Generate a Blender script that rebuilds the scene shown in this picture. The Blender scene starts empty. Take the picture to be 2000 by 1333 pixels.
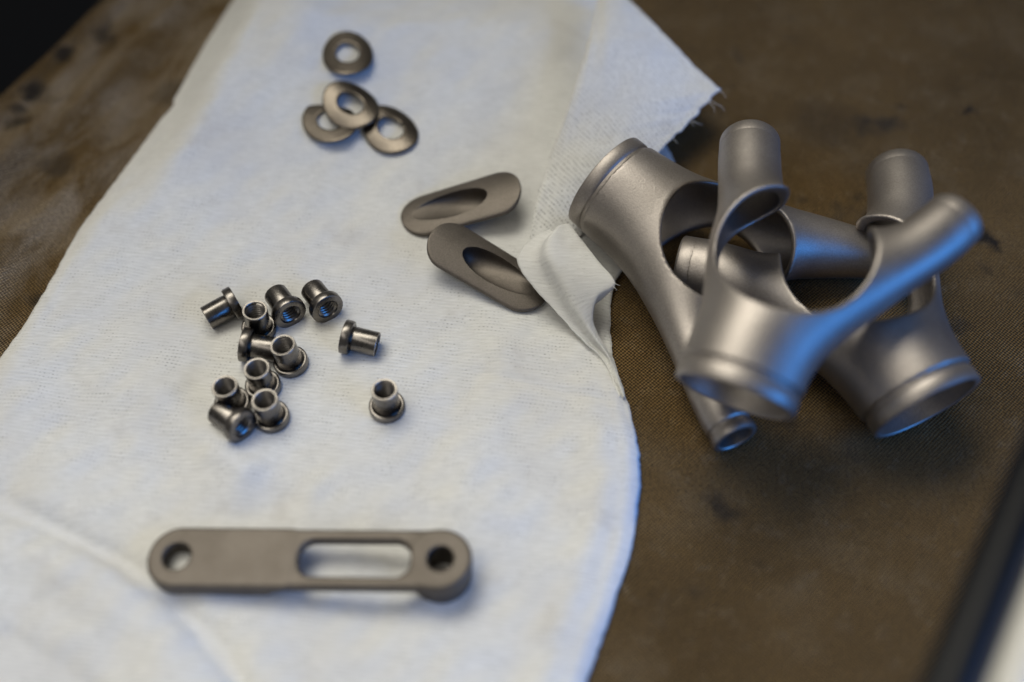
import bpy, math, random
import numpy as np
random.seed(7); rng = np.random.default_rng(11)
MM = 0.001                                     # everything below is laid out in millimetres
scn = bpy.context.scene
R = math.radians
V3 = lambda *a: np.array(a, float)

# ------------------------------------------------------------------ camera
PITCH, CAMH = R(55), 250.0
cd = bpy.data.cameras.new('camera'); cam = bpy.data.objects.new('camera', cd)
scn.collection.objects.link(cam); scn.camera = cam
cam.location = (0, -CAMH/math.tan(PITCH)*MM, CAMH*MM)
cam.rotation_euler = (math.pi/2 - PITCH, 0, 0)
cd.sensor_width = 36; cd.lens = 40.0; cd.clip_start = .005; cd.clip_end = 50
cd.dof.use_dof = True; cd.dof.focus_distance = .304; cd.dof.aperture_fstop = 3.3; cd.dof.aperture_blades = 9

# ------------------------------------------------------------------ world, lamps, exposure
w = bpy.data.worlds.new('World'); scn.world = w; w.use_nodes = True
w.node_tree.nodes['Background'].inputs[0].default_value = (1, .97, .93, 1)
w.node_tree.nodes['Background'].inputs[1].default_value = .13

def area(name, loc, target, sx, sy, power, col, spread=180):
    l = bpy.data.lights.new(name, 'AREA'); l.shape = 'RECTANGLE'; l.size = sx; l.size_y = sy
    l.energy = power; l.color = col; l.spread = R(spread)
    o = bpy.data.objects.new(name, l); scn.collection.objects.link(o)
    o.location = loc
    from mathutils import Vector
    o.rotation_euler = (Vector(target)-Vector(loc)).to_track_quat('-Z', 'Y').to_euler()
    return o
# two ceiling tubes over the bench, and the bluish window at the right
area('bench_tube_lamp', (-.24, .17, .64), (-.03, -.17, 0), .75, .3, .80, (1, .955, .835), 64)
area('bench_tube_lamp', (-.22, -.24, .50), (-.03, -.12, 0), .6, .2, .12, (1, .95, .865), 66)
area('window_light', (.88, -.50, .33), (.06, -.01, .03), .75, .66, 8.3, (.03, .29, 1.0))

scn.view_settings.view_transform = 'Standard'; scn.view_settings.look = 'None'
scn.view_settings.exposure = 0; scn.view_settings.gamma = 1
scn.render.engine = 'CYCLES'
scn.cycles.use_denoising = True
scn.cycles.max_bounces = 8

# ------------------------------------------------------------------ helpers
def link(o, parent=None):
    scn.collection.objects.link(o)
    if parent: o.parent = parent
    return o
def tag(o, label=None, cat=None, group=None, kind=None):
    for k, v in (('label', label), ('category', cat), ('group', group), ('kind', kind)):
        if v: o[k] = v
    return o
def empty(name, loc=(0, 0, 0)):
    o = bpy.data.objects.new(name, None); o.empty_display_size = .01
    o.location = tuple(float(q)*MM for q in loc)
    return link(o)
def mesh(name, verts, faces, mat, parent=None, smooth=True, uv=None, sharp=None):
    me = bpy.data.meshes.new(name)
    v = np.asarray(verts, float)*MM
    me.from_pydata(v.tolist(), [], [tuple(int(i) for i in f) for f in faces])
    me.materials.append(mat)
    if smooth: me.polygons.foreach_set('use_smooth', [True]*len(me.polygons))
    if uv is not None:
        ul = me.uv_layers.new(name='UVMap'); idx = np.empty(len(me.loops), 'i')
        me.loops.foreach_get('vertex_index', idx)
        ul.data.foreach_set('uv', np.asarray(uv, float)[idx].ravel())
    me.update()
    if sharp: me.set_sharp_from_angle(angle=R(sharp))
    return link(bpy.data.objects.new(name, me), parent)
def grid_faces(nu, nv, wrap=False, off=0):
    f = []
    for i in range(nu-1):
        for j in range(nv if wrap else nv-1):
            k = (j+1) % nv
            f.append((off+i*nv+j, off+i*nv+k, off+(i+1)*nv+k, off+(i+1)*nv+j))
    return f
def frame(d):
    d = np.asarray(d, float); d = d/np.linalg.norm(d)
    u = np.cross(d, (0, 0, 1.0) if abs(d[2]) < .9 else (1.0, 0, 0)); u /= np.linalg.norm(u)
    return u, np.cross(d, u), d
def lathe(prof, c=(0, 0, 0), d=(0, 0, 1), n=64, closed=True):
    u, v, d = frame(d); c = np.asarray(c, float)
    a = np.linspace(0, 2*math.pi, n, endpoint=False)
    P = [c + d*z + r*(math.cos(t)*u + math.sin(t)*v) for r, z in prof for t in a]
    f = grid_faces(len(prof), n, True)
    if closed:
        m = (len(prof)-1)*n
        f += [(m+j, m+(j+1) % n, (j+1) % n, j) for j in range(n)]
    return np.array(P), f
def tube(pts, r, n=8):
    pts = np.asarray(pts, float); P = []; rr = np.broadcast_to(r, (len(pts),))
    for i, p in enumerate(pts):
        d = pts[min(i+1, len(pts)-1)] - pts[max(i-1, 0)]
        u, v, _ = frame(d)
        P += [p + rr[i]*(math.cos(t)*u + math.sin(t)*v) for t in np.linspace(0, 2*math.pi, n, endpoint=False)]
    f = grid_faces(len(pts), n, True)
    f += [tuple(range(n))[::-1], tuple(range((len(pts)-1)*n, len(pts)*n))]
    return np.array(P), f

def surface_nets(f, lo, hi, h):
    """mesh of f = 0 (f < 0 inside), snapped to the surface"""
    ax = [np.arange(lo[i], hi[i]+h, h) for i in range(3)]
    G = np.stack(np.meshgrid(*ax, indexing='ij'), -1)
    S = G.shape[:3]
    V = f(G.reshape(-1, 3)).reshape(S)
    ins = V < 0
    nc = tuple(s-1 for s in S)
    acc = np.zeros(nc+(3,)); cnt = np.zeros(nc)
    sl = lambda o: tuple(slice(o[i], S[i]-1+o[i]) for i in range(3))
    cs = [(i, j, k) for i in (0, 1) for j in (0, 1) for k in (0, 1)]
    for a in cs:
        for b in cs:
            if sum(b) - sum(a) == 1 and all(y >= x for x, y in zip(a, b)):
                va, vb = V[sl(a)], V[sl(b)]
                m = (va < 0) != (vb < 0)
                t = np.where(m, va/np.where(m, va-vb, 1), 0)
                for q in range(3):
                    acc[..., q] += np.where(m, a[q] + t*(b[q]-a[q]), 0)
                cnt += m
    act = cnt > 0
    idx = -np.ones(nc, int); idx[act] = np.arange(act.sum())
    I = np.argwhere(act)
    P = (acc[act]/cnt[act][:, None] + I)*h + np.array(lo)
    faces = []
    for q in range(3):
        a = [slice(None)]*3; b = [slice(None)]*3
        a[q] = slice(0, S[q]-1); b[q] = slice(1, S[q])
        m = ins[tuple(a)] != ins[tuple(b)]; s = ins[tuple(a)]
        o1, o2 = (q+1) % 3, (q+2) % 3
        E = np.argwhere(m)
        ok = (E[:, o1] > 0) & (E[:, o2] > 0) & (E[:, o1] < S[o1]-1) & (E[:, o2] < S[o2]-1)
        E = E[ok]; flip = s[tuple(E.T)]
        def cell(d1, d2):
            C = E.copy(); C[:, o1] -= d1; C[:, o2] -= d2
            return idx[tuple(C.T)]
        Q = np.stack([cell(1, 1), cell(0, 1), cell(0, 0), cell(1, 0)], 1)
        Q[~flip] = Q[~flip][:, ::-1]
        faces.append(Q)
    F = np.concatenate(faces)
    e = h*.05
    for it in range(4):
        d = f(P)
        g = np.stack([(f(P+np.eye(3)[q]*e)-f(P-np.eye(3)[q]*e))/(2*e) for q in range(3)], 1)
        st = -(d/np.maximum((g**2).sum(1), .2))[:, None]*g
        n = np.linalg.norm(st, axis=1, keepdims=True)
        P = P + st*np.minimum(1, .4*h/np.maximum(n, 1e-9))
    return P, F
def smin(a, b, k):
    hh = np.clip(.5+.5*(b-a)/k, 0, 1)
    return b*(1-hh) + a*hh - k*hh*(1-hh)
def smax(a, b, k): return -smin(-a, -b, k)
def ss(a, b, x):
    t = np.clip((x-a)/(b-a), 0, 1); return t*t*(3-2*t)

def dist_poly(P, pts):
    """distance of 2-D points to a polyline"""
    P = np.asarray(P, float); d = np.full(len(P), 1e9)
    for a, b in zip(pts[:-1], pts[1:]):
        a = np.array(a, float); b = np.array(b, float); ab = b-a
        t = np.clip(((P-a)@ab)/(ab@ab), 0, 1)
        d = np.minimum(d, np.linalg.norm(P-a-t[:, None]*ab, axis=1))
    return d
def side_poly(P, pts):
    """signed distance (positive on the left of travel) to a polyline"""
    P = np.asarray(P, float); d = np.full(len(P), 1e9); s = np.ones(len(P))
    for i, (a, b) in enumerate(zip(pts[:-1], pts[1:])):
        a = np.array(a, float); b = np.array(b, float); ab = b-a
        t = ((P-a)@ab)/(ab@ab)
        if i > 0: t = np.maximum(t, 0)
        if i < len(pts)-2: t = np.minimum(t, 1)
        q = P-a-t[:, None]*ab; dd = np.linalg.norm(q, axis=1)
        m = dd < d; d = np.where(m, dd, d)
        s = np.where(m, np.sign(ab[0]*(P[:, 1]-a[1]) - ab[1]*(P[:, 0]-a[0])), s)
    return d*s
def smooth_noise(x, y, scale, seed, oct=3):
    r = np.random.default_rng(seed); out = 0; amp = 1
    for o in range(oct):
        for k in range(5):
            a = r.uniform(0, 6.28); ph = r.uniform(0, 6.28); f = 6.28/scale*(2**o)*r.uniform(.6, 1.3)
            out = out + amp*np.sin((x*math.cos(a)+y*math.sin(a))*f + ph)/5
        amp *= .5
    return out

# ------------------------------------------------------------------ materials
class NT:
    def __init__(s, name):
        s.m = bpy.data.materials.new(name); s.m.use_nodes = True
        s.t = s.m.node_tree; s.b = s.t.nodes['Principled BSDF']
        s.co = s.t.nodes.new('ShaderNodeTexCoord')
    def n(s, typ, ins=None, **kw):
        x = s.t.nodes.new('ShaderNode'+typ)
        for k, v in kw.items(): setattr(x, k, v)
        for k, v in (ins or {}).items():
            if hasattr(v, 'links') or isinstance(v, bpy.types.NodeSocket): s.t.links.new(v, x.inputs[k])
            else: x.inputs[k].default_value = v
        return x
    def math(s, op, a, b=None, c=None):
        ins = {0: a}
        if b is not None: ins[1] = b
        if c is not None: ins[2] = c
        return s.n('Math', ins, operation=op).outputs[0]
    def noise(s, co, scale, detail=3, rough=.5, dist=0):
        return s.n('TexNoise', {'Vector': co, 'Scale': scale, 'Detail': detail, 'Roughness': rough, 'Distortion': dist}).outputs['Fac']
    def ramp(s, fac, stops):
        r = s.n('ValToRGB', {'Fac': fac}); cr = r.color_ramp
        while len(cr.elements) < len(stops): cr.elements.new(.5)
        for e, (p, c) in zip(cr.elements, stops):
            e.position = p; e.color = (c, c, c, 1) if isinstance(c, (int, float)) else (*c, 1)
        return r.outputs['Color']
    def mix(s, fac, a, b, typ='MIX'):
        x = s.n('Mix', data_type='RGBA', blend_type=typ)
        for i, v in ((0, fac), (6, a), (7, b)):
            if isinstance(v, bpy.types.NodeSocket): s.t.links.new(v, x.inputs[i])
            else: x.inputs[i].default_value = v if i == 0 else (*v, 1)
        return x.outputs[2]
    def map(s, co, rot=0, scale=(1, 1, 1)):
        return s.n('Mapping', {'Vector': co, 'Rotation': (0, 0, rot), 'Scale': scale}).outputs[0]
    def out(s, **kw):
        for k, v in kw.items():
            k = k.replace('_', ' ')
            if isinstance(v, bpy.types.NodeSocket): s.t.links.new(v, s.b.inputs[k])
            else: s.b.inputs[k].default_value = v
    def bump(s, h, dist, strength=1, normal=None):
        ins = {'Height': h, 'Distance': dist, 'Strength': strength}
        if normal is not None: ins['Normal'] = normal
        return s.n('Bump', ins).outputs[0]

def metal(name, ca, cb, rough, rvar, grain, gdist, blotch=60, metallic=1.0, fine=0.0):
    m = NT(name); ob = m.co.outputs['Object']
    big = m.noise(ob, blotch, 4, .6); sm = m.noise(ob, grain, 2, .6)
    fac = m.ramp(big, [(.3, 0), (.7, 1)])
    col = m.mix(fac, ca, cb)
    sp = m.ramp(sm, [(.33, .87), (.67, 1.09)])
    col = m.mix(1.0, col, sp, 'MULTIPLY')
    rg = m.math('ADD', m.math('MULTIPLY', big, rvar), rough-rvar/2)
    m.out(Base_Color=col, Metallic=metallic, Roughness=rg, Normal=m.bump(sm, gdist, .6))
    return m.m
M_LUG = metal('blasted_steel', (.36, .326, .298), (.46, .422, .388), .50, .09, 2300, .00009, 48)
M_PLATE = metal('blasted_brown_steel', (.120, .105, .090), (.185, .164, .142), .58, .10, 2600, .00010, 90)
M_OVAL = metal('blasted_dark_steel', (.140, .123, .105), (.188, .165, .142), .55, .10, 2400, .00012, 90)
M_BOSS = metal('turned_steel', (.125, .116, .107), (.235, .217, .20), .28, .16, 1500, .00003, 220)
M_THREAD_STEEL = metal('bore_tone_steel', (.19, .175, .158), (.28, .258, .234), .30, .08, 1500, .00003, 220)  # light and shade inside the bore tuned through this colour, apart from the barrel
M_RIM = metal('cut_face_steel', (.22, .203, .186), (.31, .288, .262), .40, .12, 1500, .00003, 220)
M_WASH = metal('dark_turned_steel', (.10, .087, .074), (.16, .138, .113), .31, .06, 1200, .00003, 120)

def cloth_mat(name, dot, lo, hi, rowd=.10):
    m = NT(name); uv = m.co.outputs['UV']          # uv in metres
    x = m.map(uv, R(8))
    warp = m.noise(x, 90, 2)
    sx = m.n('SeparateXYZ', {0: x}); X, Y = sx.outputs[0], sx.outputs[1]
    yw = m.math('ADD', Y, m.math('MULTIPLY', warp, .0009))
    rowp = .00105
    row = m.math('SINE', m.math('MULTIPLY', yw, 2*math.pi/rowp))
    rowidx = m.math('FLOOR', m.math('DIVIDE', yw, rowp))
    # stitch holes sit along each row
    xs = m.math('ADD', X, m.math('MULTIPLY', m.n('TexWhiteNoise', {'W': rowidx}, noise_dimensions='1D').outputs[0], .003))
    hole = m.math('SINE', m.math('MULTIPLY', xs, 2*math.pi/.0011))
    vo = m.n('TexVoronoi', {'Vector': m.map(uv, R(8), (620, 950, 1)), 'Scale': 1.0}, feature='F1').outputs['Distance']
    vis = m.ramp(m.noise(x, 130, 3, .7), [(lo, 0), (hi, 1)])
    dots = m.math('MULTIPLY', m.math('MULTIPLY', m.ramp(row, [(.0, 1), (.38, 0)]) if False else m.math('GREATER_THAN', row, .55), m.math('GREATER_THAN', hole, .1)), vis)
    dots = m.math('MULTIPLY', dots, m.ramp(m.noise(x, 900, 1), [(.4, 0), (.6, 1)]))
    fib = m.noise(m.map(uv, R(8), (260, 1500, 1)), 1.0, 4, .65)
    blot = m.noise(uv, 26, 5, .65)
    col = m.mix(m.ramp(fib, [(.3, 0), (.7, 1)]), (.65, .65, .62), (.81, .81, .785))
    col = m.mix(m.ramp(blot, [(.42, 0), (.72, .6)]), col, (.62, .61, .59))
    col = m.mix(m.math('MULTIPLY', m.math('GREATER_THAN', row, .3), rowd), col, (.45, .44, .43))
    dirt = m.ramp(m.noise(uv, 48, 4, .6), [(.60, 0), (.78, .55)])
    col = m.mix(dirt, col, (.47, .44, .40))
    col = m.mix(m.math('MULTIPLY', dots, dot), col, (.16, .15, .14))
    h = m.math('ADD', m.math('MULTIPLY', row, -rowd), m.math('MULTIPLY', fib, .9))
    h = m.math('SUBTRACT', h, m.math('MULTIPLY', dots, .7))
    m.out(Base_Color=col, Roughness=.92, Normal=m.bump(h, .00016, .7))
    m.b.inputs['Specular IOR Level'].default_value = .15
    return m.m
M_CLOTH = cloth_mat('white_stitched_cloth', .5, .43, .68)
M_CLOTH_SOFT = cloth_mat('white_cloth_soft_side', .3, .46, .74, .03)
M_CLOTH_BACK = cloth_mat('white_cloth_open_side', .85, .28, .46)

def canvas_mat():
    m = NT('brown_canvas'); uv = m.co.outputs['UV']
    x = m.map(uv, R(-24)); wob = m.noise(x, 140, 2)
    sx = m.n('SeparateXYZ', {0: x})
    p = .00105
    xx = m.math('ADD', sx.outputs[0], m.math('MULTIPLY', wob, .0008)); yy = m.math('ADD', sx.outputs[1], m.math('MULTIPLY', wob, .0006))
    a = m.math('SINE', m.math('MULTIPLY', xx, math.pi*2/p)); b = m.math('SINE', m.math('MULTIPLY', yy, math.pi*2/p))
    wv = m.math('MULTIPLY', a, b)
    knots = m.math('ADD', m.math('MULTIPLY', wv, .5), .5)
    knots = m.math('MULTIPLY', knots, m.ramp(m.noise(x, 1500, 2), [(.25, .45), (.7, 1.25)]))
    big = m.noise(uv, 17, 5, .62); mid = m.noise(uv, 60, 4, .6)
    base = m.mix(m.ramp(big, [(.3, 0), (.7, 1)]), (.088, .057, .0235), (.146, .095, .040))
    base = m.mix(m.ramp(mid, [(.50, 0), (.74, .55)]), base, (.165, .122, .070))
    dust = m.ramp(m.noise(uv, 210, 4, .7), [(.55, 0), (.75, .5)])
    base = m.mix(dust, base, (.19, .15, .10))
    sv = m.n('SeparateXYZ', {0: uv}).outputs[1]
    zone = m.math('MULTIPLY', m.n('MapRange', {0: sv, 1: -.088, 2: -.045, 3: 0., 4: 1.}).outputs[0], m.n('MapRange', {0: sv, 1: .012, 2: -.004, 3: 0., 4: 1.}).outputs[0])
    worn = m.math('MULTIPLY', zone, m.ramp(m.noise(m.map(uv, 0, (30, 62, 1)), 1.0, 5, .62, .6), [(.38, 0), (.62, .95)]))
    base = m.mix(worn, base, (.25, .205, .155))
    st = m.ramp(m.noise(uv, 42, 3, .5), [(.63, 0), (.72, .75)])
    base = m.mix(st, base, (.03, .026, .022))
    wobv = m.n('VectorMath', {0: m.n('TexNoise', {'Vector': uv, 'Scale': 130.0, 'Detail': 3.0}).outputs['Color'], 1: (.5, .5, .5)}, operation='SUBTRACT').outputs[0]
    uw = m.n('VectorMath', {0: uv, 1: m.n('VectorMath', {0: wobv, 'Scale': .012}, operation='SCALE').outputs[0]}, operation='ADD').outputs[0]
    spot = None
    for sx_, sy_, r_, k_ in ((69.9, -290.6, 3.4, .95), (118.7, -274.9, 2.6, .8), (113.3, -252.8, 1.5, .5), (21.7, 2.1, 4.5, .85), (4.2, -.6, 5, .9), (-5.4, -2.3, 3, .7), (-10.5, -7.4, 4.5, .75), (-53.5, -261.7, 1.6, .2), (58, -290, 2, .35), (40, -215, 9, .35), (95, -235, 11, .3), (-20, -30, 6, .5), (20, -45, 7, .45)):
        d = m.n('VectorMath', {0: uw, 1: (sx_*MM, sy_*MM, 0)}, operation='DISTANCE').outputs['Value']
        q = m.n('MapRange', {0: d, 1: r_*MM*1.25, 2: r_*MM*.5, 3: 0., 4: k_}).outputs[0]
        spot = q if spot is None else m.math('MAXIMUM', spot, q)
    base = m.mix(spot, base, (.016, .014, .013))
    col = m.mix(m.ramp(knots, [(.2, .0), (.85, 1)]), m.mix(1.0, base, (.26, .26, .26), 'MULTIPLY'), m.mix(1.0, base, (2.5, 2.4, 2.15), 'MULTIPLY'))
    h = m.math('ADD', knots, m.math('MULTIPLY', m.noise(x, 2500, 2), .3))
    m.out(Base_Color=col, Roughness=.9, Normal=m.bump(h, .0006, 1.0))
    m.b.inputs['Specular IOR Level'].default_value = .2
    return m.m
M_CANVAS = canvas_mat()

def plain(name, col, rough, var=.15, scale=40, spec=.5, **kw):
    m = NT(name); ob = m.co.outputs['Object']
    f = m.noise(ob, scale, 4, .6)
    c = m.mix(m.ramp(f, [(.3, 0), (.7, 1)]), tuple(q*(1-var) for q in col), tuple(q*(1+var) for q in col))
    m.out(Base_Color=c, Roughness=rough, **kw); m.b.inputs['Specular IOR Level'].default_value = spec
    return m.m
M_FLOOR = plain('dark_floor', (.003, .004, .0055), .8)
M_BLACK = plain('black_enamel', (.005, .0055, .007), .36, spec=.22)
M_PALE = plain('offwhite_enamel', (.70, .69, .65), .4, .04)
M_THREAD = plain('cloth_thread', (.62, .61, .58), .9)

# ------------------------------------------------------------------ setting: floor and the canvas-covered bench top
v = [(-3000, -3000, -760), (3000, -3000, -760), (3000, 3000, -760), (-3000, 3000, -760)]
tag(mesh('floor', v, [(0, 1, 2, 3)], M_FLOOR, smooth=False), kind='structure')

E0 = V3(-163.1, 99.9); E1 = V3(-143.4, 141.5)            # left edge of the bench
et = (E1-E0)/np.linalg.norm(E1-E0); en = np.array([-et[1], et[0]])      # en points off the bench
def canvas():
    ts = np.arange(-420, 420.1, 3.0); sv = np.concatenate([np.arange(-560, -130, 12.0), np.arange(-130, 30, 1.6), np.arange(30, 300, 12)])
    T, S = np.meshgrid(ts, sv, indexing='ij'); T = T.ravel(); S = S.ravel()
    rad = 11.0; arc = rad*math.pi/2
    s0 = np.minimum(S, 0.0); a = np.clip(S/rad, 0, math.pi/2); down = np.maximum(S-arc, 0)
    off = s0 + rad*np.sin(a); z = -rad*(1-np.cos(a)) - down
    P2 = E0[None]+T[:, None]*et + (off-rad*.75)[:, None]*en
    near = ss(-75, -8, S)*(1-ss(0, 25, S))
    wr = smooth_noise(T*.5, S*1.4, 26, 5)*2.6*near + 3.2*np.exp(-((S+19+4*np.sin(T/31))/7)**2) + 1.6*np.exp(-((S+44+5*np.sin(T/23+1))/6)**2)
    wr = wr - 1.2*near + smooth_noise(T, S, 60, 9)*.25
    wr *= (1-ss(0, 20, S))
    P = np.c_[P2, z + wr*(1-ss(-3, 3, -S-58)*0.0)]
    # the cloth area stays flat
    return P, grid_faces(len(ts), len(sv)), np.c_[T, S]*MM
P, f, uv = canvas()
tag(mesh('bench_canvas', P, f, M_CANVAS, uv=uv), kind='structure')

# ------------------------------------------------------------------ the white cloth
LEFT = [(-86.2, 165.2), (-92.5, 145.6), (-100.3, 117.0), (-106.9, 87.2), (-115.5, 62.2), (-124.1, 38.1), (-127.8, 19.5), (-132.0, 2.1), (-135.3, -6.6), (-140.5, -22.1), (-148.2, -44.2), (-157.9, -70.8), (-165.8, -102.4), (-172, -140)]
RIGHT = [(29.6, 165.2), (33.2, 145.6), (38.1, 124.5), (42.3, 95.3), (46.1, 75.0), (50.2, 59.0), (36.5, 34.3), (27.7, 17.7), (26.4, 7.2), (26.5, -4.6), (29.1, -17.4), (31.6, -31.2), (31.8, -39.9), (30.3, -51.1), (27.5, -63.1), (23.5, -74.5), (19.6, -84.2), (15.8, -94.1), (10.9, -108.8), (2, -140)]
CREASE = [(-74, 175), (-77.4, 154.0), (-79.5, 127.2), (-84.3, 100.1), (-89.5, 80.6), (-100.3, 52.1), (-115.3, 30.7), (-124.7, 9.2)]
FOLD = [(-150, -40), (-132.2, -46.1), (-123.8, -49.5), (-105.9, -57.6), (-92.4, -64.2), (-78.9, -73.1), (-69.2, -82.2), (-61.0, -91.5), (-48, -120)]
FOLD2 = [(-140, -75), (-122.2, -82.8), (-114.5, -85.5), (-106.6, -89.8), (-98.8, -94.4), (-85, -106)]
SMALL = [([(-74.6, -36.7), (-60.7, -40.6), (-48.7, -46.9)], .9, 3.2), ([(-8, -11), (0.0, -13.5), (10.6, -16.7), (25.1, -19.8)], -.6, 1.3),
         ([(-115.4, -4.6), (-92.5, -19.0), (-74.8, -31.2), (-66, -42)], 1.8, 6), ([(-62, 50), (-30, 62), (5, 60)], .3, 6),
         ([(-20, -30), (-5, -52), (2, -80)], .5, 9), ([(-100, 30), (-85, 22), (-70, 20)], .5, 3), ([(-30, 62), (-12, 20), (-2, -8)], .45, 3.5), ([(-110, -12), (-95, -30), (-88, -52)], .6, 4), ([(-60, 118), (-40, 112), (-15, 118), (10, 112)], .5, 4), ([(-48, -52), (-20, -47), (6, -55)], .45, 3)]
def cloth_z(x, y):
    P = np.c_[np.ravel(x), np.ravel(y)]; shp = np.shape(x)
    z = np.full(len(P), 1.3)
    sd = side_poly(P, CREASE)                                     # travel is towards the camera: left = right in picture
    amp = 12*ss(10, 115, P[:, 1])
    z += amp*np.where(sd > 0, np.exp(-(np.maximum(sd, 0)/25)**1.4), np.exp(-(np.minimum(sd, 0)/12)**2))
    sd = side_poly(P, FOLD)                                       # left of travel = away from camera
    z += -3.2*np.exp(-(sd/2.3)**2) + 3.0*np.exp(-((sd+8)/7)**2) + 1.3*np.exp(-((sd-7)/6)**2)
    z -= 3.2*ss(-12, -34, sd)*ss(-45, -75, P[:, 1])
    sd = side_poly(P, FOLD2)
    z += -3.2*np.exp(-(sd/2.2)**2) + 2.6*np.exp(-((sd+7)/5)**2) + 2.2*np.exp(-((sd-7)/6)**2)
    for pl, a, wd in SMALL: z += a*np.exp(-(dist_poly(P, pl)/wd)**2)
    z += 9.0*ss(45, 116, P[:, 1])*(1-1.15*ss(108, 158, P[:, 1]))*ss(-88, -62, P[:, 0])*ss(36, 8, P[:, 0])
    quiet = np.exp(-(((P[:, 0]+56)/26)**2 + ((P[:, 1]+8)/26)**2)**2) + np.exp(-(((P[:, 0]+10)/24)**2 + ((P[:, 1]-30)/24)**2)**2)
    z += smooth_noise(P[:, 0], P[:, 1], 34, 3)*1.0*(1-.8*np.minimum(quiet, 1))
    # the hem at the right is rolled down
    xr = np.interp(-P[:, 1], [-q[1] for q in RIGHT], [q[0] for q in RIGHT])
    k = xr-P[:, 0]
    hem = ss(10, -20, P[:, 1])
    z += hem*(1.0*np.exp(-((k-9)/4.5)**2) + .5*np.exp(-((k-3)/2.2)**2)) - hem*.9*ss(1.6, 0, k)
    z *= 1 - .45*ss(3, 0, k)
    xl = np.interp(-P[:, 1], [-q[1] for q in LEFT], [q[0] for q in LEFT])
    k = P[:, 0]-xl
    z = .7 + (z-.7)*ss(0, 7, k) + .5*np.exp(-((k-3)/2)**2)*ss(-4, 0, k)
    return np.maximum(z, .55).reshape(shp)

sheets = []
def add_sheet(P, nu, nv, uv): sheets.append((P, grid_faces(nu, nv), np.asarray(uv)))
ys = np.arange(162, -128, -1.25); us = np.linspace(0, 1, 170)
xl = np.interp(-ys, [-q[1] for q in LEFT], [q[0] for q in LEFT]); xr = np.interp(-ys, [-q[1] for q in RIGHT], [q[0] for q in RIGHT])
def soften(a, n=5):
    k = np.ones(n)/n; return np.convolve(np.pad(a, n//2, mode='edge'), k, 'valid')
xl = soften(xl, 9) + rng.normal(0, .09, len(ys)); xr = soften(xr, 9) + rng.normal(0, .10, len(ys)) + .35*smooth_noise(ys, ys*0, 9, 77)
Xg = xl[:, None] + (xr-xl)[:, None]*us[None]; Yg = np.repeat(ys[:, None], len(us), 1)
Zg = cloth_z(Xg, Yg)
add_sheet(np.c_[Xg.ravel(), Yg.ravel(), Zg.ravel()], len(ys), len(us), np.c_[Xg.ravel(), Yg.ravel()]*MM)

def cat(pts, n):
    """Catmull-Rom resample of a 3-D polyline"""
    p = np.asarray(pts, float); m = len(p)
    q = np.vstack([2*p[0]-p[1], p, 2*p[-1]-p[-2]])
    s = np.concatenate([[0], np.cumsum(np.linalg.norm(np.diff(p, axis=0), axis=1))])
    out = []
    for u in np.linspace(0, s[-1], n):
        i = min(np.searchsorted(s, u, 'right')-1, m-2); t = (u-s[i])/(s[i+1]-s[i])
        a, b, c, d = q[i:i+4]
        out.append(.5*((2*b)+(c-a)*t+(2*a-5*b+4*c-d)*t*t+(3*b-a-3*c+d)*t**3))
    return np.array(out)
# the pleat that stands up at the far right
FL = [(28.5, 130.1, 15.0), (25.8, 114.0, 17.5), (23.0, 98.5, 18.5), (18.9, 81.3, 16.7), (14.4, 67.1, 13.0), (9.7, 53.6, 10.0), (6.7, 42.5, 8.0), (5.0, 33.0, 5.0), (4.5, 26, 3.0)]
FR = [(32.5, 127.8, 16.0), (45.2, 106.5, 16.5), (54.6, 93.0, 14.5), (62.1, 82.4, 13.5), (51.2, 69.4, 11.5), (44.9, 62.0, 10.5), (33, 50, 6), (17.4, 32.6, 2.0), (14, 24, 2.0)]
n, nc = 110, 60
Lc = cat(FL, n)
R1 = cat(FR[:4], 66); R2 = cat(FR[3:], n-66+1)[1:]; Rc = np.vstack([R1, R2])
G = []; U = []
prof = np.linspace(0, 1, nc)
for i in range(n):
    l, r = Lc[i], Rc[i].copy()
    r[:2] += rng.normal(0, .22 if i > 64 else .08, 2)
    d = (r-l); dl = np.linalg.norm(d)
    under = V3(l[0]+5.5, l[1]-1.5, max(l[2]-5.5, 1.0)); row = []
    und2 = V3(l[0]+8, l[1]-2, max(l[2]-9, .9))
    for u in prof:
        if u < .26: p = und2+(l-und2)*(u/.26)
        else:
            t = (u-.26)/.74
            p = l + d*t; p[2] += 1.3*math.sin(math.pi*min(t*1.1, 1))*ss(0, .25, t) + 0.0
            p[2] += -.5*(1-ss(0, .06, t)) + .35*smooth_noise(p[0], p[1], 22, 21)
        row.append(p)
    G.append(row)
    base = 2.0 + dl*0
    for u in prof:
        uu = (u-.26)*(dl/.74)
        U.append((.4+(uu*.72+i*1.15*.69)*MM*1.0, .3+(uu*.69-i*1.15*.72)*MM))
G = np.array(G)
add_sheet(G.reshape(-1, 3), n, nc, U)
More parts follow.
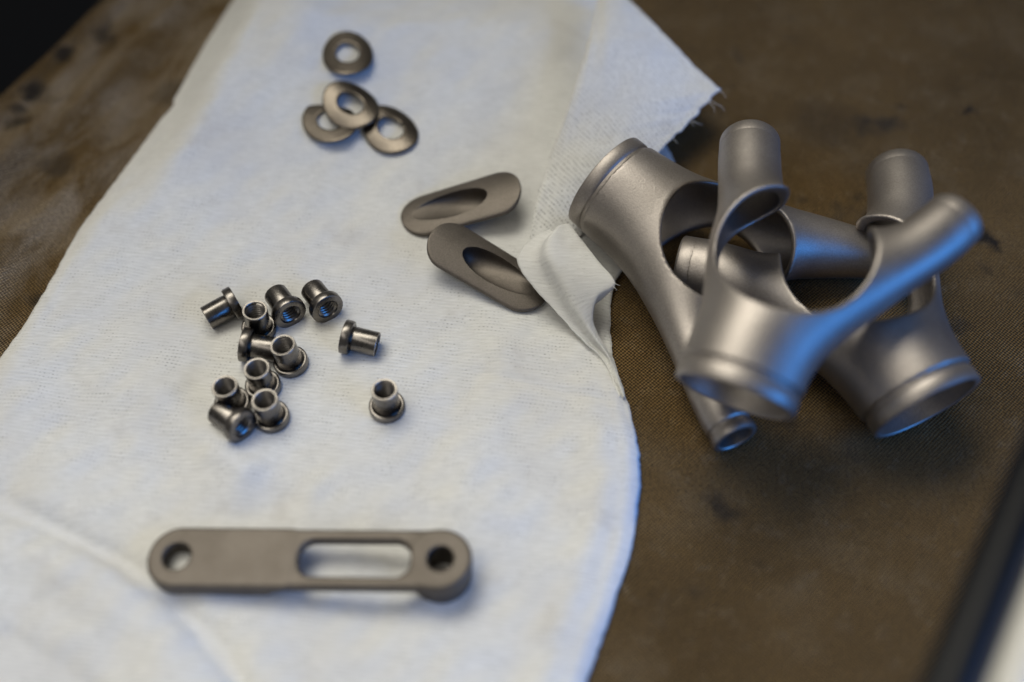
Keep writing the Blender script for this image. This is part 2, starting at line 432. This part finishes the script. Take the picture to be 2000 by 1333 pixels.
# the curl that is pushed over the lower plate
CL = [(28.0, -19, 2.0), (24.4, -7.9, 2.3), (17.8, -1.3, 4.0), (11.0, 5.8, 6.6), (5.8, 11.2, 8.8), (1.6, 17.6, 10.6), (2.2, 22.0, 11.2), (5.8, 26.5, 11.4), (10.5, 29.3, 12)]
CM = [(28.6, -19.2, 2.4), (25.4, -8.2, 3.6), (20.9, -2.3, 6.3), (16.4, 3.4, 10.6), (13.2, 9.0, 14.8), (10.2, 14.2, 17.2), (9.3, 18.3, 17.6), (10.2, 22.3, 17.2), (12.5, 27.4, 15.3)]
CR = [(29.0, -18.6, 1.8), (25.9, -7.1, 2.4), (22.7, -1.3, 4.5), (21.3, 1.7, 8.0), (22.6, 5.5, 12.0), (27.1, 8.7, 14.0), (23.0, 15.0, 15.2), (19.2, 21.8, 15.2), (15.8, 29.7, 13.0)]
n, nc = 70, 44
a, b, c = cat(CL, n), cat(CM, n), cat(CR, n)
G = []; U = []
for i in range(n):
    wob = V3(.07*math.sin(i*.9)+.06*math.sin(i*2.3), .06*math.cos(i*1.1)) if i < 55 else np.zeros(2)
    A = a[i].copy(); A[:2] += wob
    inn = c[i] + V3(-3.0, -1.0, -4.5)*ss(0, 20, i)                      # tucked-under lip
    inn[2] = max(inn[2], .7)
    lip = a[i] + V3(1.5, .5, -1.6)
    if a[i][2] < 4: lip[2] = max(.6, a[i][2]-1)
    rowp = cat([A, A*.42+b[i]*.58+V3(.4, .3, -2.0), b[i], b[i]*.5+c[i]*.5+V3(0, 0, .5), c[i], inn], nc)
    G.append(rowp)
    for j in range(nc): U.append((.9+j*.55*MM, .2+i*.75*MM))
add_sheet(np.array(G).reshape(-1, 3), n, nc, U)
white_cloth = empty('white_cloth', (-50, 20, 0))
for nm, (P, f, uv) in zip(('cloth_sheet', 'turned_corner', 'pushed_up_curl'), sheets):
    o = mesh(nm, np.asarray(P)-V3(-50, 20, 0), f, {'turned_corner': M_CLOTH_BACK, 'pushed_up_curl': M_CLOTH_SOFT}.get(nm, M_CLOTH), white_cloth, uv=uv)
    so = o.modifiers.new('thickness', 'SOLIDIFY'); so.thickness = .0005; so.offset = -1
tag(white_cloth, 'rumpled white stitched cloth with a folded corner spread over the brown canvas', 'cloth')
thr = [[(61.0, 79.2, 16.3), (62.6, 78.4, 16.0), (63.2, 77.0, 15.5)], [(58.2, 76.0, 15.8), (60.2, 74.6, 15.3), (61.6, 74.3, 14.8), (62.8, 73.0, 14.0)], [(57.8, 75.5, 15.6), (59.4, 73.2, 15.2), (59.6, 71.9, 14.6)],
       [(52.4, 69.6, 14.1), (54.2, 68.2, 13.8), (55.8, 68.0, 13.3)], [(52.0, 69.2, 13.9), (53.4, 67.2, 13.5)], [(47.0, 63.6, 12.1), (48.2, 62.0, 11.8)], [(26.9, 8.6, 14), (28.4, 8.2, 13.6)], [(26.4, 8.0, 13.8), (27.6, 7.0, 13.1)]]
for q in thr:
    p, f = tube(cat(q, 9), np.linspace(.10, .04, 9), 5); mesh('loose_thread', p-V3(-50, 20, 0), f, M_THREAD, white_cloth)

# ------------------------------------------------------------------ frame lugs
def bez(a, b, c, d, n):
    t = np.linspace(0, 1, n)[:, None]
    return a*(1-t)**3 + 3*b*t*(1-t)**2 + 3*c*t*t*(1-t) + d*t**3
def unit(v): v = np.asarray(v, float); return v/np.linalg.norm(v)
def chain(P, pts, rad, ext):
    """distance to a tapered tube along pts"""
    pts = pts.copy(); rad = list(rad)
    pts = np.vstack([pts[0]-unit(pts[1]-pts[0])*ext, pts, pts[-1]+unit(pts[-1]-pts[-2])*ext]); rad = [rad[0]]+rad+[rad[-1]]
    d = np.zeros(len(P), 'f4'); kk = np.float32(.9)
    for i in range(len(pts)-1):
        a, b = pts[i].astype('f4'), pts[i+1].astype('f4'); ab = b-a
        t = np.clip(((P-a)@ab)/(ab@ab), 0, 1)
        q = P-a-t[:, None]*ab
        d += np.exp(np.clip(-(np.sqrt((q*q).sum(1)) - (rad[i]+(rad[i+1]-rad[i])*t)), -60, 60)/kk)
    return -kk*np.log(d) + .9
def lug(label, C, cin, arms, hole, rc, wall=1.5, ball=None, hr=18.0, nrm=None):
    """C collar centre, cin inward collar axis; arms: (end, outward axis, radius, groove)"""
    C = np.array(C, float); cin = unit(cin)
    root = tag(empty('frame_lug', (C[0], C[1], 0)), label, 'frame lug', 'metal frame lugs piled on the canvas')
    org = V3(C[0], C[1], 0)
    c5 = C + cin*5.0
    paths = []
    for end, ax, r, g, full, k1 in arms:
        end = np.array(end, float); ax = unit(ax); e3 = end - ax*3.5
        L = np.linalg.norm(e3-c5)
        pts = bez(c5, c5+cin*L*k1, e3-ax*L*.36, e3, 26)
        t = np.linspace(0, 1, 26); rad = rc + (r-rc)*((1-full)*ss(-.12, .86, t) + full*np.clip((t-.1)/.85, 0, 1)**1.3); rad[0] = rc
        paths.append((pts, rad, e3, ax))
    if nrm is None:
        nrm = unit(np.cross(arms[0][0]-C, arms[1][0]-C)); nrm = nrm*np.sign(nrm[2])
    nrm = unit(nrm); hole = np.array(hole, float)
    def sd(P):
        P = P.astype('f4')
        o = [chain(P, p, r, 6) for p, r, _, _ in paths]
        i = [chain(P, p, r-wall, 8) for p, r, _, _ in paths]
        kf = ss(2, 30, (P-c5)@cin.astype('f4'))
        O = smin(o[0], o[1], .6+10.5*kf); I = smin(i[0], i[1], .6+9.5*kf)
        if ball:
            bc, br, bz = ball
            q = P-np.array(bc, 'f4'); hn = q@nrm.astype('f4')
            rr = np.sqrt(np.maximum((q*q).sum(1)-hn*hn, 0))
            e = np.sqrt((rr/br)**2+(hn/bz)**2)
            O = smin(O, (e-1)*bz, 8.0); I = smin(I, (e*1.12-1)*bz, 7.0)
        s = smax(O, -I, .6)
        q = P-hole.astype('f4'); hn = q@nrm.astype('f4')
        s = smax(s, hr-np.sqrt(np.maximum((q*q).sum(1)-hn*hn, 0)), .9)
        s = np.maximum(s, (c5-P)@cin.astype('f4'))
        for _, _, e3, ax in paths:
            # end plane only near its own arm
            dpl = (P-e3)@ax.astype('f4')
            nearq = np.linalg.norm(P-e3-dpl[:, None]*ax, axis=1)
            s = np.where((dpl > -.8) & (nearq < 15), np.maximum(s, dpl), s)
        return s
    allp = np.vstack([p for p, _, _, _ in paths]+[[C]])
    lo = allp.min(0)-rc-2; hi = allp.max(0)+rc+2
    lo[2] = max(lo[2], -1)
    P, F = surface_nets(sd, lo, hi, .64)
    mesh('lug_body', P-org, F, M_LUG, root)
    def ring(c, d, r, ln, g, name):                                    # d points outward; c is the inner plane
        p = [(r-wall, -.9), (r-.05, -1.0), (r+.05, -.5), (r+.04, ln-.7), (r-.25, ln-.22), (r-.7, ln), (r-wall+.2, ln-.1), (r-wall, ln-.4)] if g < .1 else [(r-wall, 0), (r-g, 0), (r-g, .9), (r-.25, 1.15), (r, 1.5), (r, ln-.45), (r-.15, ln-.12), (r-.45, ln), (r-wall+.3, ln), (r-wall, ln-.3)]
        v, f = lathe(p, c-org, d, 72); mesh(name, v, f, M_LUG, root, sharp=40)
    ring(c5, -cin, rc, 5.0, .5, 'collar_ring')
    for (end, ax, r, g, _, _), (_, _, e3, _) in zip(arms, paths): ring(e3, unit(ax), r, 3.5, g, 'end_ring')
    return root
LUGS = True
if LUGS:
    lug('metal lug on top of the pile with blue sheen along its right arm',
        (50.6, -36.6, 30), (.37, .84, .385), [(V3(63.3, 42.0, 32.2), (.16, .97, -.12), 7.9, .06, 0, .30), (V3(106.0, 4.5, 45), (.72, .68, .10), 7.2, .06, 0, .30)],
        (66.8, -4.0, 41), 14.2, ball=((67, -3, 40), 16, 10), hr=18.0, nrm=(-.22, -.33, .92))
    lug('metal lug with its wide collar resting on the white cloth edge',
        (25.4, 42.8, 17), (.73, -.68, -.17), [(V3(55, -34.3, 7), (.38, -.92, -.05), 5.9, .35, 0, .30), (V3(103, 22, 8), (.95, -.18, -.05), 6.6, .08, 1, .30)],
        (56.5, 17.5, 20), 14.5, ball=((56, 17, 14), 16, 11), nrm=(.1, -.08, .99))
    lug('metal lug at the right end of the pile, wide mouth down on the canvas',
        (100.7, -30.3, 14.6), (-.38, .84, .15), [(V3(110.0, 51.0, 11), (.12, .97, -.2), 8.6, .06, 0, .30), (V3(45.1, 18.5, 9), (-.93, .30, -.1), 8.4, .04, .3, .10)],
        (87.5, 8.0, 16), 14.2, ball=((88.5, 9, 16), 15.8, 10), hr=18.4, nrm=(.05, -.22, .97))

# ------------------------------------------------------------------ slotted bracket
def bracket():
    a = V3(-83.7, -65.4); b = V3(-9.6, -68.0)
    d = unit(b-a); ang = math.atan2(d[1], d[0])
    root = tag(empty('slotted_bracket', (a[0], a[1], 1.3)), 'brown-grey metal bracket bar with one long slot and two end holes on the white cloth', 'bracket')
    L = 74.5; rw = 7.15
    def rr(x, y, x0, x1, hw, r):
        qx = np.abs(x-(x0+x1)/2)-(x1-x0)/2+r; qy = np.abs(y)-hw+r
        return np.hypot(np.maximum(qx, 0), np.maximum(qy, 0))+np.minimum(np.maximum(qx, qy), 0)-r
    def sd(P):
        x, y, z = P.T
        out = rr(x, y, 0, L, rw, 6.9)
        plate = smax(out, np.abs(z-8.1)-1.55, .8)
        pad = smax(smax(out, np.abs(z-6.5)-2.85, .8), x-31.5-(z-7.3)*.8, 1.2)
        boss = smax(np.hypot(x-67.4, y)-7.1, np.abs(z-4.7)-4.9, .9)
        s = smin(smin(plate, pad, 1.0), boss, 1.0)
        for hx, hr in ((6.6, 3.2), (67.6, 2.95)): s = smax(s, hr-np.hypot(x-hx, y), .5)
        s = smax(s, -rr(x, y, 35.0, 60.7, 4.45, 3.6), .6)
        return s
    P, F = surface_nets(sd, (-1, -9.2, -.8), (L+1.6, 9.2, 10.8), .5)
    ln = P[:, 0]/L
    P[:, 2] += -4.2*(1-ln)+.4                                          # lower at the left end
    c, s = math.cos(ang), math.sin(ang)
    P = np.c_[P[:, 0]*c-P[:, 1]*s, P[:, 0]*s+P[:, 1]*c, P[:, 2]]
    mesh('bracket_body', P, F, M_PLATE, root)
bracket()

# ------------------------------------------------------------------ the two recessed plates
def plate(shallow, deep, label):
    A = np.array(shallow, float); B = np.array(deep, float)
    ex = unit(B-A); ey = unit(np.cross((0, 0, 1), ex)); ez = np.cross(ex, ey)
    mid = (A+B)/2
    root = tag(empty('recessed_plate', (mid[0], mid[1], 1.3)), label, 'metal plate', 'recessed oval plates on the cloth')
    HL, HW = np.linalg.norm(B-A)/2, 7.6
    nx, ny = 260, 120
    def top(x, y):
        e = ((x+3.2)/11.1)**2 + (y/(4.5+.05*x))**2
        D = .25 + 6.6*np.clip((x+14.2)/20, 0, 1)**1.05
        s = np.clip(1.02-e, 0, 1)**.4
        lip = 0.0
        return -y*y/(2*24.0) - D*s + lip, s
    # outline-conforming grid: superellipse-ended stadium
    u = np.linspace(-1, 1, nx); vgr = np.linspace(-1, 1, ny)
    xs = HL*np.sin(u*math.pi/2)*.35 + HL*u*.65
    ends = np.maximum(np.abs(xs)-(HL-7), 0)/7.0
    hw = (HW+.35*xs/HL)*np.sqrt(np.maximum(1-ends**2, 0))+.02
    X = np.repeat(xs[:, None], ny, 1); Y = hw[:, None]*vgr[None]
    Z, S = top(X, Y)
    # underside follows
    Zb = Z - 1.15
    edge = np.minimum((1-np.abs(vgr))[None]*hw[:, None], (HL-np.abs(X)))
    rnd = .3*np.exp(-np.maximum(edge, 0)/.25)
    N = nx*ny
    loc = np.vstack([np.c_[X.ravel(), Y.ravel(), (Z-rnd).ravel()], np.c_[X.ravel(), Y.ravel(), (Zb+rnd*.6).ravel()]])
    f = [q[::-1] for q in grid_faces(nx, ny)] + grid_faces(nx, ny, off=N)
    for i in range(nx-1):
        f.append((i*ny, N+i*ny, N+(i+1)*ny, (i+1)*ny)[::-1]); j = ny-1
        f.append((i*ny+j, (i+1)*ny+j, N+(i+1)*ny+j, N+i*ny+j)[::-1])
    for j in range(ny-1):
        f.append((j, j+1, N+j+1, N+j)[::-1]); k = (nx-1)*ny
        f.append((k+j, N+k+j, N+k+j+1, k+j+1)[::-1])
    Wd = mid-V3(mid[0], mid[1], 1.3) + loc[:, :1]*ex + loc[:, 1:2]*ey + loc[:, 2:]*ez
    mesh('plate_body', Wd, [q[::-1] for q in f], M_OVAL, root, sharp=50)
plate((-31.9, 40.6, 3.2), (2.3, 46.3, 11.8), 'recessed oval metal plate lying clear of the cloth curl, farther from the camera')
plate((9.2, 11.6, 3.2), (-21.9, 28.8, 11.6), 'recessed oval metal plate with its tip tucked under the cloth curl')

# ------------------------------------------------------------------ curved washers
def washer(x, y, z, az, tilt, label, rb=17.0, flip=1, ro=7.75, ri=3.6):
    root = tag(empty('curved_washer', (x, y, 0)), label, 'washer', 'curved washers at the far end of the cloth')
    nr, na = 14, 84; t = np.linspace(0, 2*math.pi, na, endpoint=False)
    rows = []
    prof = [(ri, -.3), (ri, .18), (ri+.12, .3)] + [(ri+.15+(ro-ri-.3)*k/8, .3) for k in range(1, 8)] + [(ro-.15, .3), (ro, .18), (ro, -.18), (ro-.15, -.3)] + [(ro-.15-(ro-ri-.3)*k/8, -.3) for k in range(1, 8)]
    for r, h in prof:
        X = r*np.cos(t); Y = 1.17*r*np.sin(t); Z = h + flip*(1.1-X*X/(2*rb))
        rows.append(np.c_[X, Y, Z])
    P = np.vstack(rows); n = len(prof)
    f = grid_faces(n, na, True) + [((n-1)*na+j, (n-1)*na+(j+1) % na, (j+1) % na, j) for j in range(na)]
    ca, sa = math.cos(R(az)), math.sin(R(az))
    P = np.c_[P[:, 0]*ca-P[:, 1]*sa, P[:, 0]*sa+P[:, 1]*ca, P[:, 2]]
    tx, ty = R(tilt[0]), R(tilt[1])
    P[:, 2] += math.tan(tx)*P[:, 0] + math.tan(ty)*P[:, 1]
    P[:, 2] += z
    mesh('washer_ring', P, [q[::-1] for q in f], M_WASH, root, sharp=50)
zc = lambda x, y: float(cloth_z(np.array([x]), np.array([y]))[0])
washer(-50.6, 98.3, zc(-50.6, 98.3)+1.3, 10, (-2, 4), 'dark curved washer lying alone above the group of three', 27)
washer(-54.6, 74.6, zc(-54.6, 74.6)+1.2, 45, (0, 2), 'dark curved washer underneath, left of the group of three', 27)
washer(-48.4, 79.0, zc(-48.4, 79)+2.9, 48, (-6, 10), 'bronze-lit curved washer in the middle, lying over the left one')
washer(-36.4, 72.8, zc(-36.4, 72.8)+1.7, 42, (-5, 9), 'bronze-lit curved washer at the right of the group of three')

# ------------------------------------------------------------------ threaded inserts
def boss_meshes():
    ro, rf, ri = 3.3, 4.6, 2.6; Lb = 9.4; tf = 2.5
    body = [(ri+.3, .0), (rf-.45, 0), (rf-.12, .12), (rf, .45), (rf, tf-.5), (rf-.12, tf-.15), (rf-.42, tf)]
    flange = body + [(ro+.55, tf), (ro+.2, tf-.18), (ri+.1, tf-.18), (ri+.1, .25)]
    v1, f1 = lathe(flange, n=56)
    barrel = [(ri+.1, tf-.16), (ro-.12, tf-.16), (ro-.12, tf+.35), (ro, tf+.6), (ro, Lb-.25), (ri+.05, Lb-.25)]
    v2, f2 = lathe(barrel, n=56)
    rim = [(ri+.06, Lb-.25), (ro, Lb-.25), (ro, Lb-.14), (ro-.12, Lb), (ri+.14, Lb-.02), (ri-.04, Lb-.2)]
    v3, f3 = lathe(rim, n=56)
    # thread: helical ridge
    pitch, na = .95, 40; turns = int((Lb-.6)/pitch); N = turns*na
    P = []; f = []
    for i in range(N+1):
        t = i/na*2*math.pi; z0 = .3+i/na*pitch
        for dr, dz in ((.10, -.475), (-.40, -.10), (-.40, .10), (.10, .475)):
            rr_ = ri+dr; P.append((rr_*math.cos(t), rr_*math.sin(t), min(max(z0+dz, .1), Lb-.3)))
    for i in range(N):
        for j in range(3):
            f.append((i*4+j, i*4+j+1, (i+1)*4+j+1, (i+1)*4+j))
    return (v1, f1), (v2, f2), (np.array(P), f), (v3, f3)
_b = boss_meshes(); _proto = None
from mathutils import Matrix, Vector
def boss(x, y, z, axis, label):
    """axis points from the flange to the open barrel end; (x, y, z) is the centre of the flange's outer face"""
    global _proto
    axis = unit(axis)
    if _proto is None:
        r = empty('threaded_insert')
        mesh('flange', *_b[0], M_BOSS, r, sharp=40); mesh('barrel', *_b[1], M_BOSS, r, sharp=40); mesh('inner_thread', *_b[2], M_THREAD_STEEL, r, sharp=30); mesh('end_rim', *_b[3], M_RIM, r, sharp=30)
        _proto = r
    else:
        r = _proto.copy(); link(r)
        for ch in list(_proto.children):
            c = ch.copy(); link(c); c.parent = r
    r.location = (x*MM, y*MM, z*MM)
    r.rotation_euler = Vector(axis.tolist()).to_track_quat('Z', 'Y').to_euler()
    tag(r, label, 'threaded insert', 'small threaded inserts scattered on the cloth')
def lie(x, y, az, label, dz=0):
    """x, y: flange centre on the table; az: way the barrel points"""
    a = R(az); ax = V3(math.cos(a), math.sin(a), -.125)
    o = V3(x, y, zc(x, y)+4.45+dz) - unit(ax)*1.1
    boss(*o, ax, label)
def stand(x, y, label, lean=(0, 0), dz=0):
    boss(x, y, zc(x, y)+.05+dz, (lean[0], lean[1], 1), label)
lie(-74.7, 8.7, -148, 'threaded insert on its side, its barrel pointing to the left edge of the cloth')
stand(-67.7, 2.3, 'upright threaded insert standing farthest back, between three fallen ones', (.04, 0))
lie(-59.5, 5.3, 123, 'fallen threaded insert with its flange toward the camera, right behind the farthest upright one')
lie(-49.7, 7.0, 124, 'fallen threaded insert with its flange toward the camera, rightmost of the back row')
lie(-43.4, -2.7, -12, 'threaded insert on its side, alone at the right, its barrel pointing right')
lie(-69.6, -5.2, -7, 'threaded insert on its side, wedged in the cluster with its barrel touching an upright one')
stand(-57.8, -8.6, 'upright threaded insert beside the barrel end of the wedged sideways one', (-.10, -.02))
stand(-64.2, -16.0, 'upright threaded insert in the middle of the cluster, partly hidden by the one in front', (-.03, 0))
stand(-71.3, -21.4, 'upright threaded insert at the left of the cluster, above the frontmost fallen one', (-.05, 0))
stand(-60.9, -25.2, 'upright threaded insert nearest the camera', (-.05, 0))
lie(-67.4, -30.2, 144, 'fallen threaded insert nearest the camera, showing its flange and bore')
stand(-31.8, -22.6, 'upright threaded insert standing alone at the right, apart from the cluster')

# ------------------------------------------------------------------ out-of-focus tubes in the near right corner
def bar(name, a, b, r, mat, label, cat_):
    a = np.array(a, float); b = np.array(b, float); L = np.linalg.norm(b-a)
    root = tag(empty(name, a), label, cat_)
    v, f = lathe([(r-1.2, 0), (r, 0), (r, L), (r-1.2, L)], (0, 0, 0), b-a, 48)
    mesh('tube_wall', v, f, mat, root, sharp=40)
bar('black_tube', (34.1, -174, 70), (130, -18, 70), 4.4, M_BLACK, 'blurred black tube crossing the near right corner above the canvas', 'tube')
bar('white_tube', (44, -176, 68.5), (140, -20, 68.5), 4.7, M_PALE, 'blurred off-white tube beside the black tube in the near right corner', 'tube')
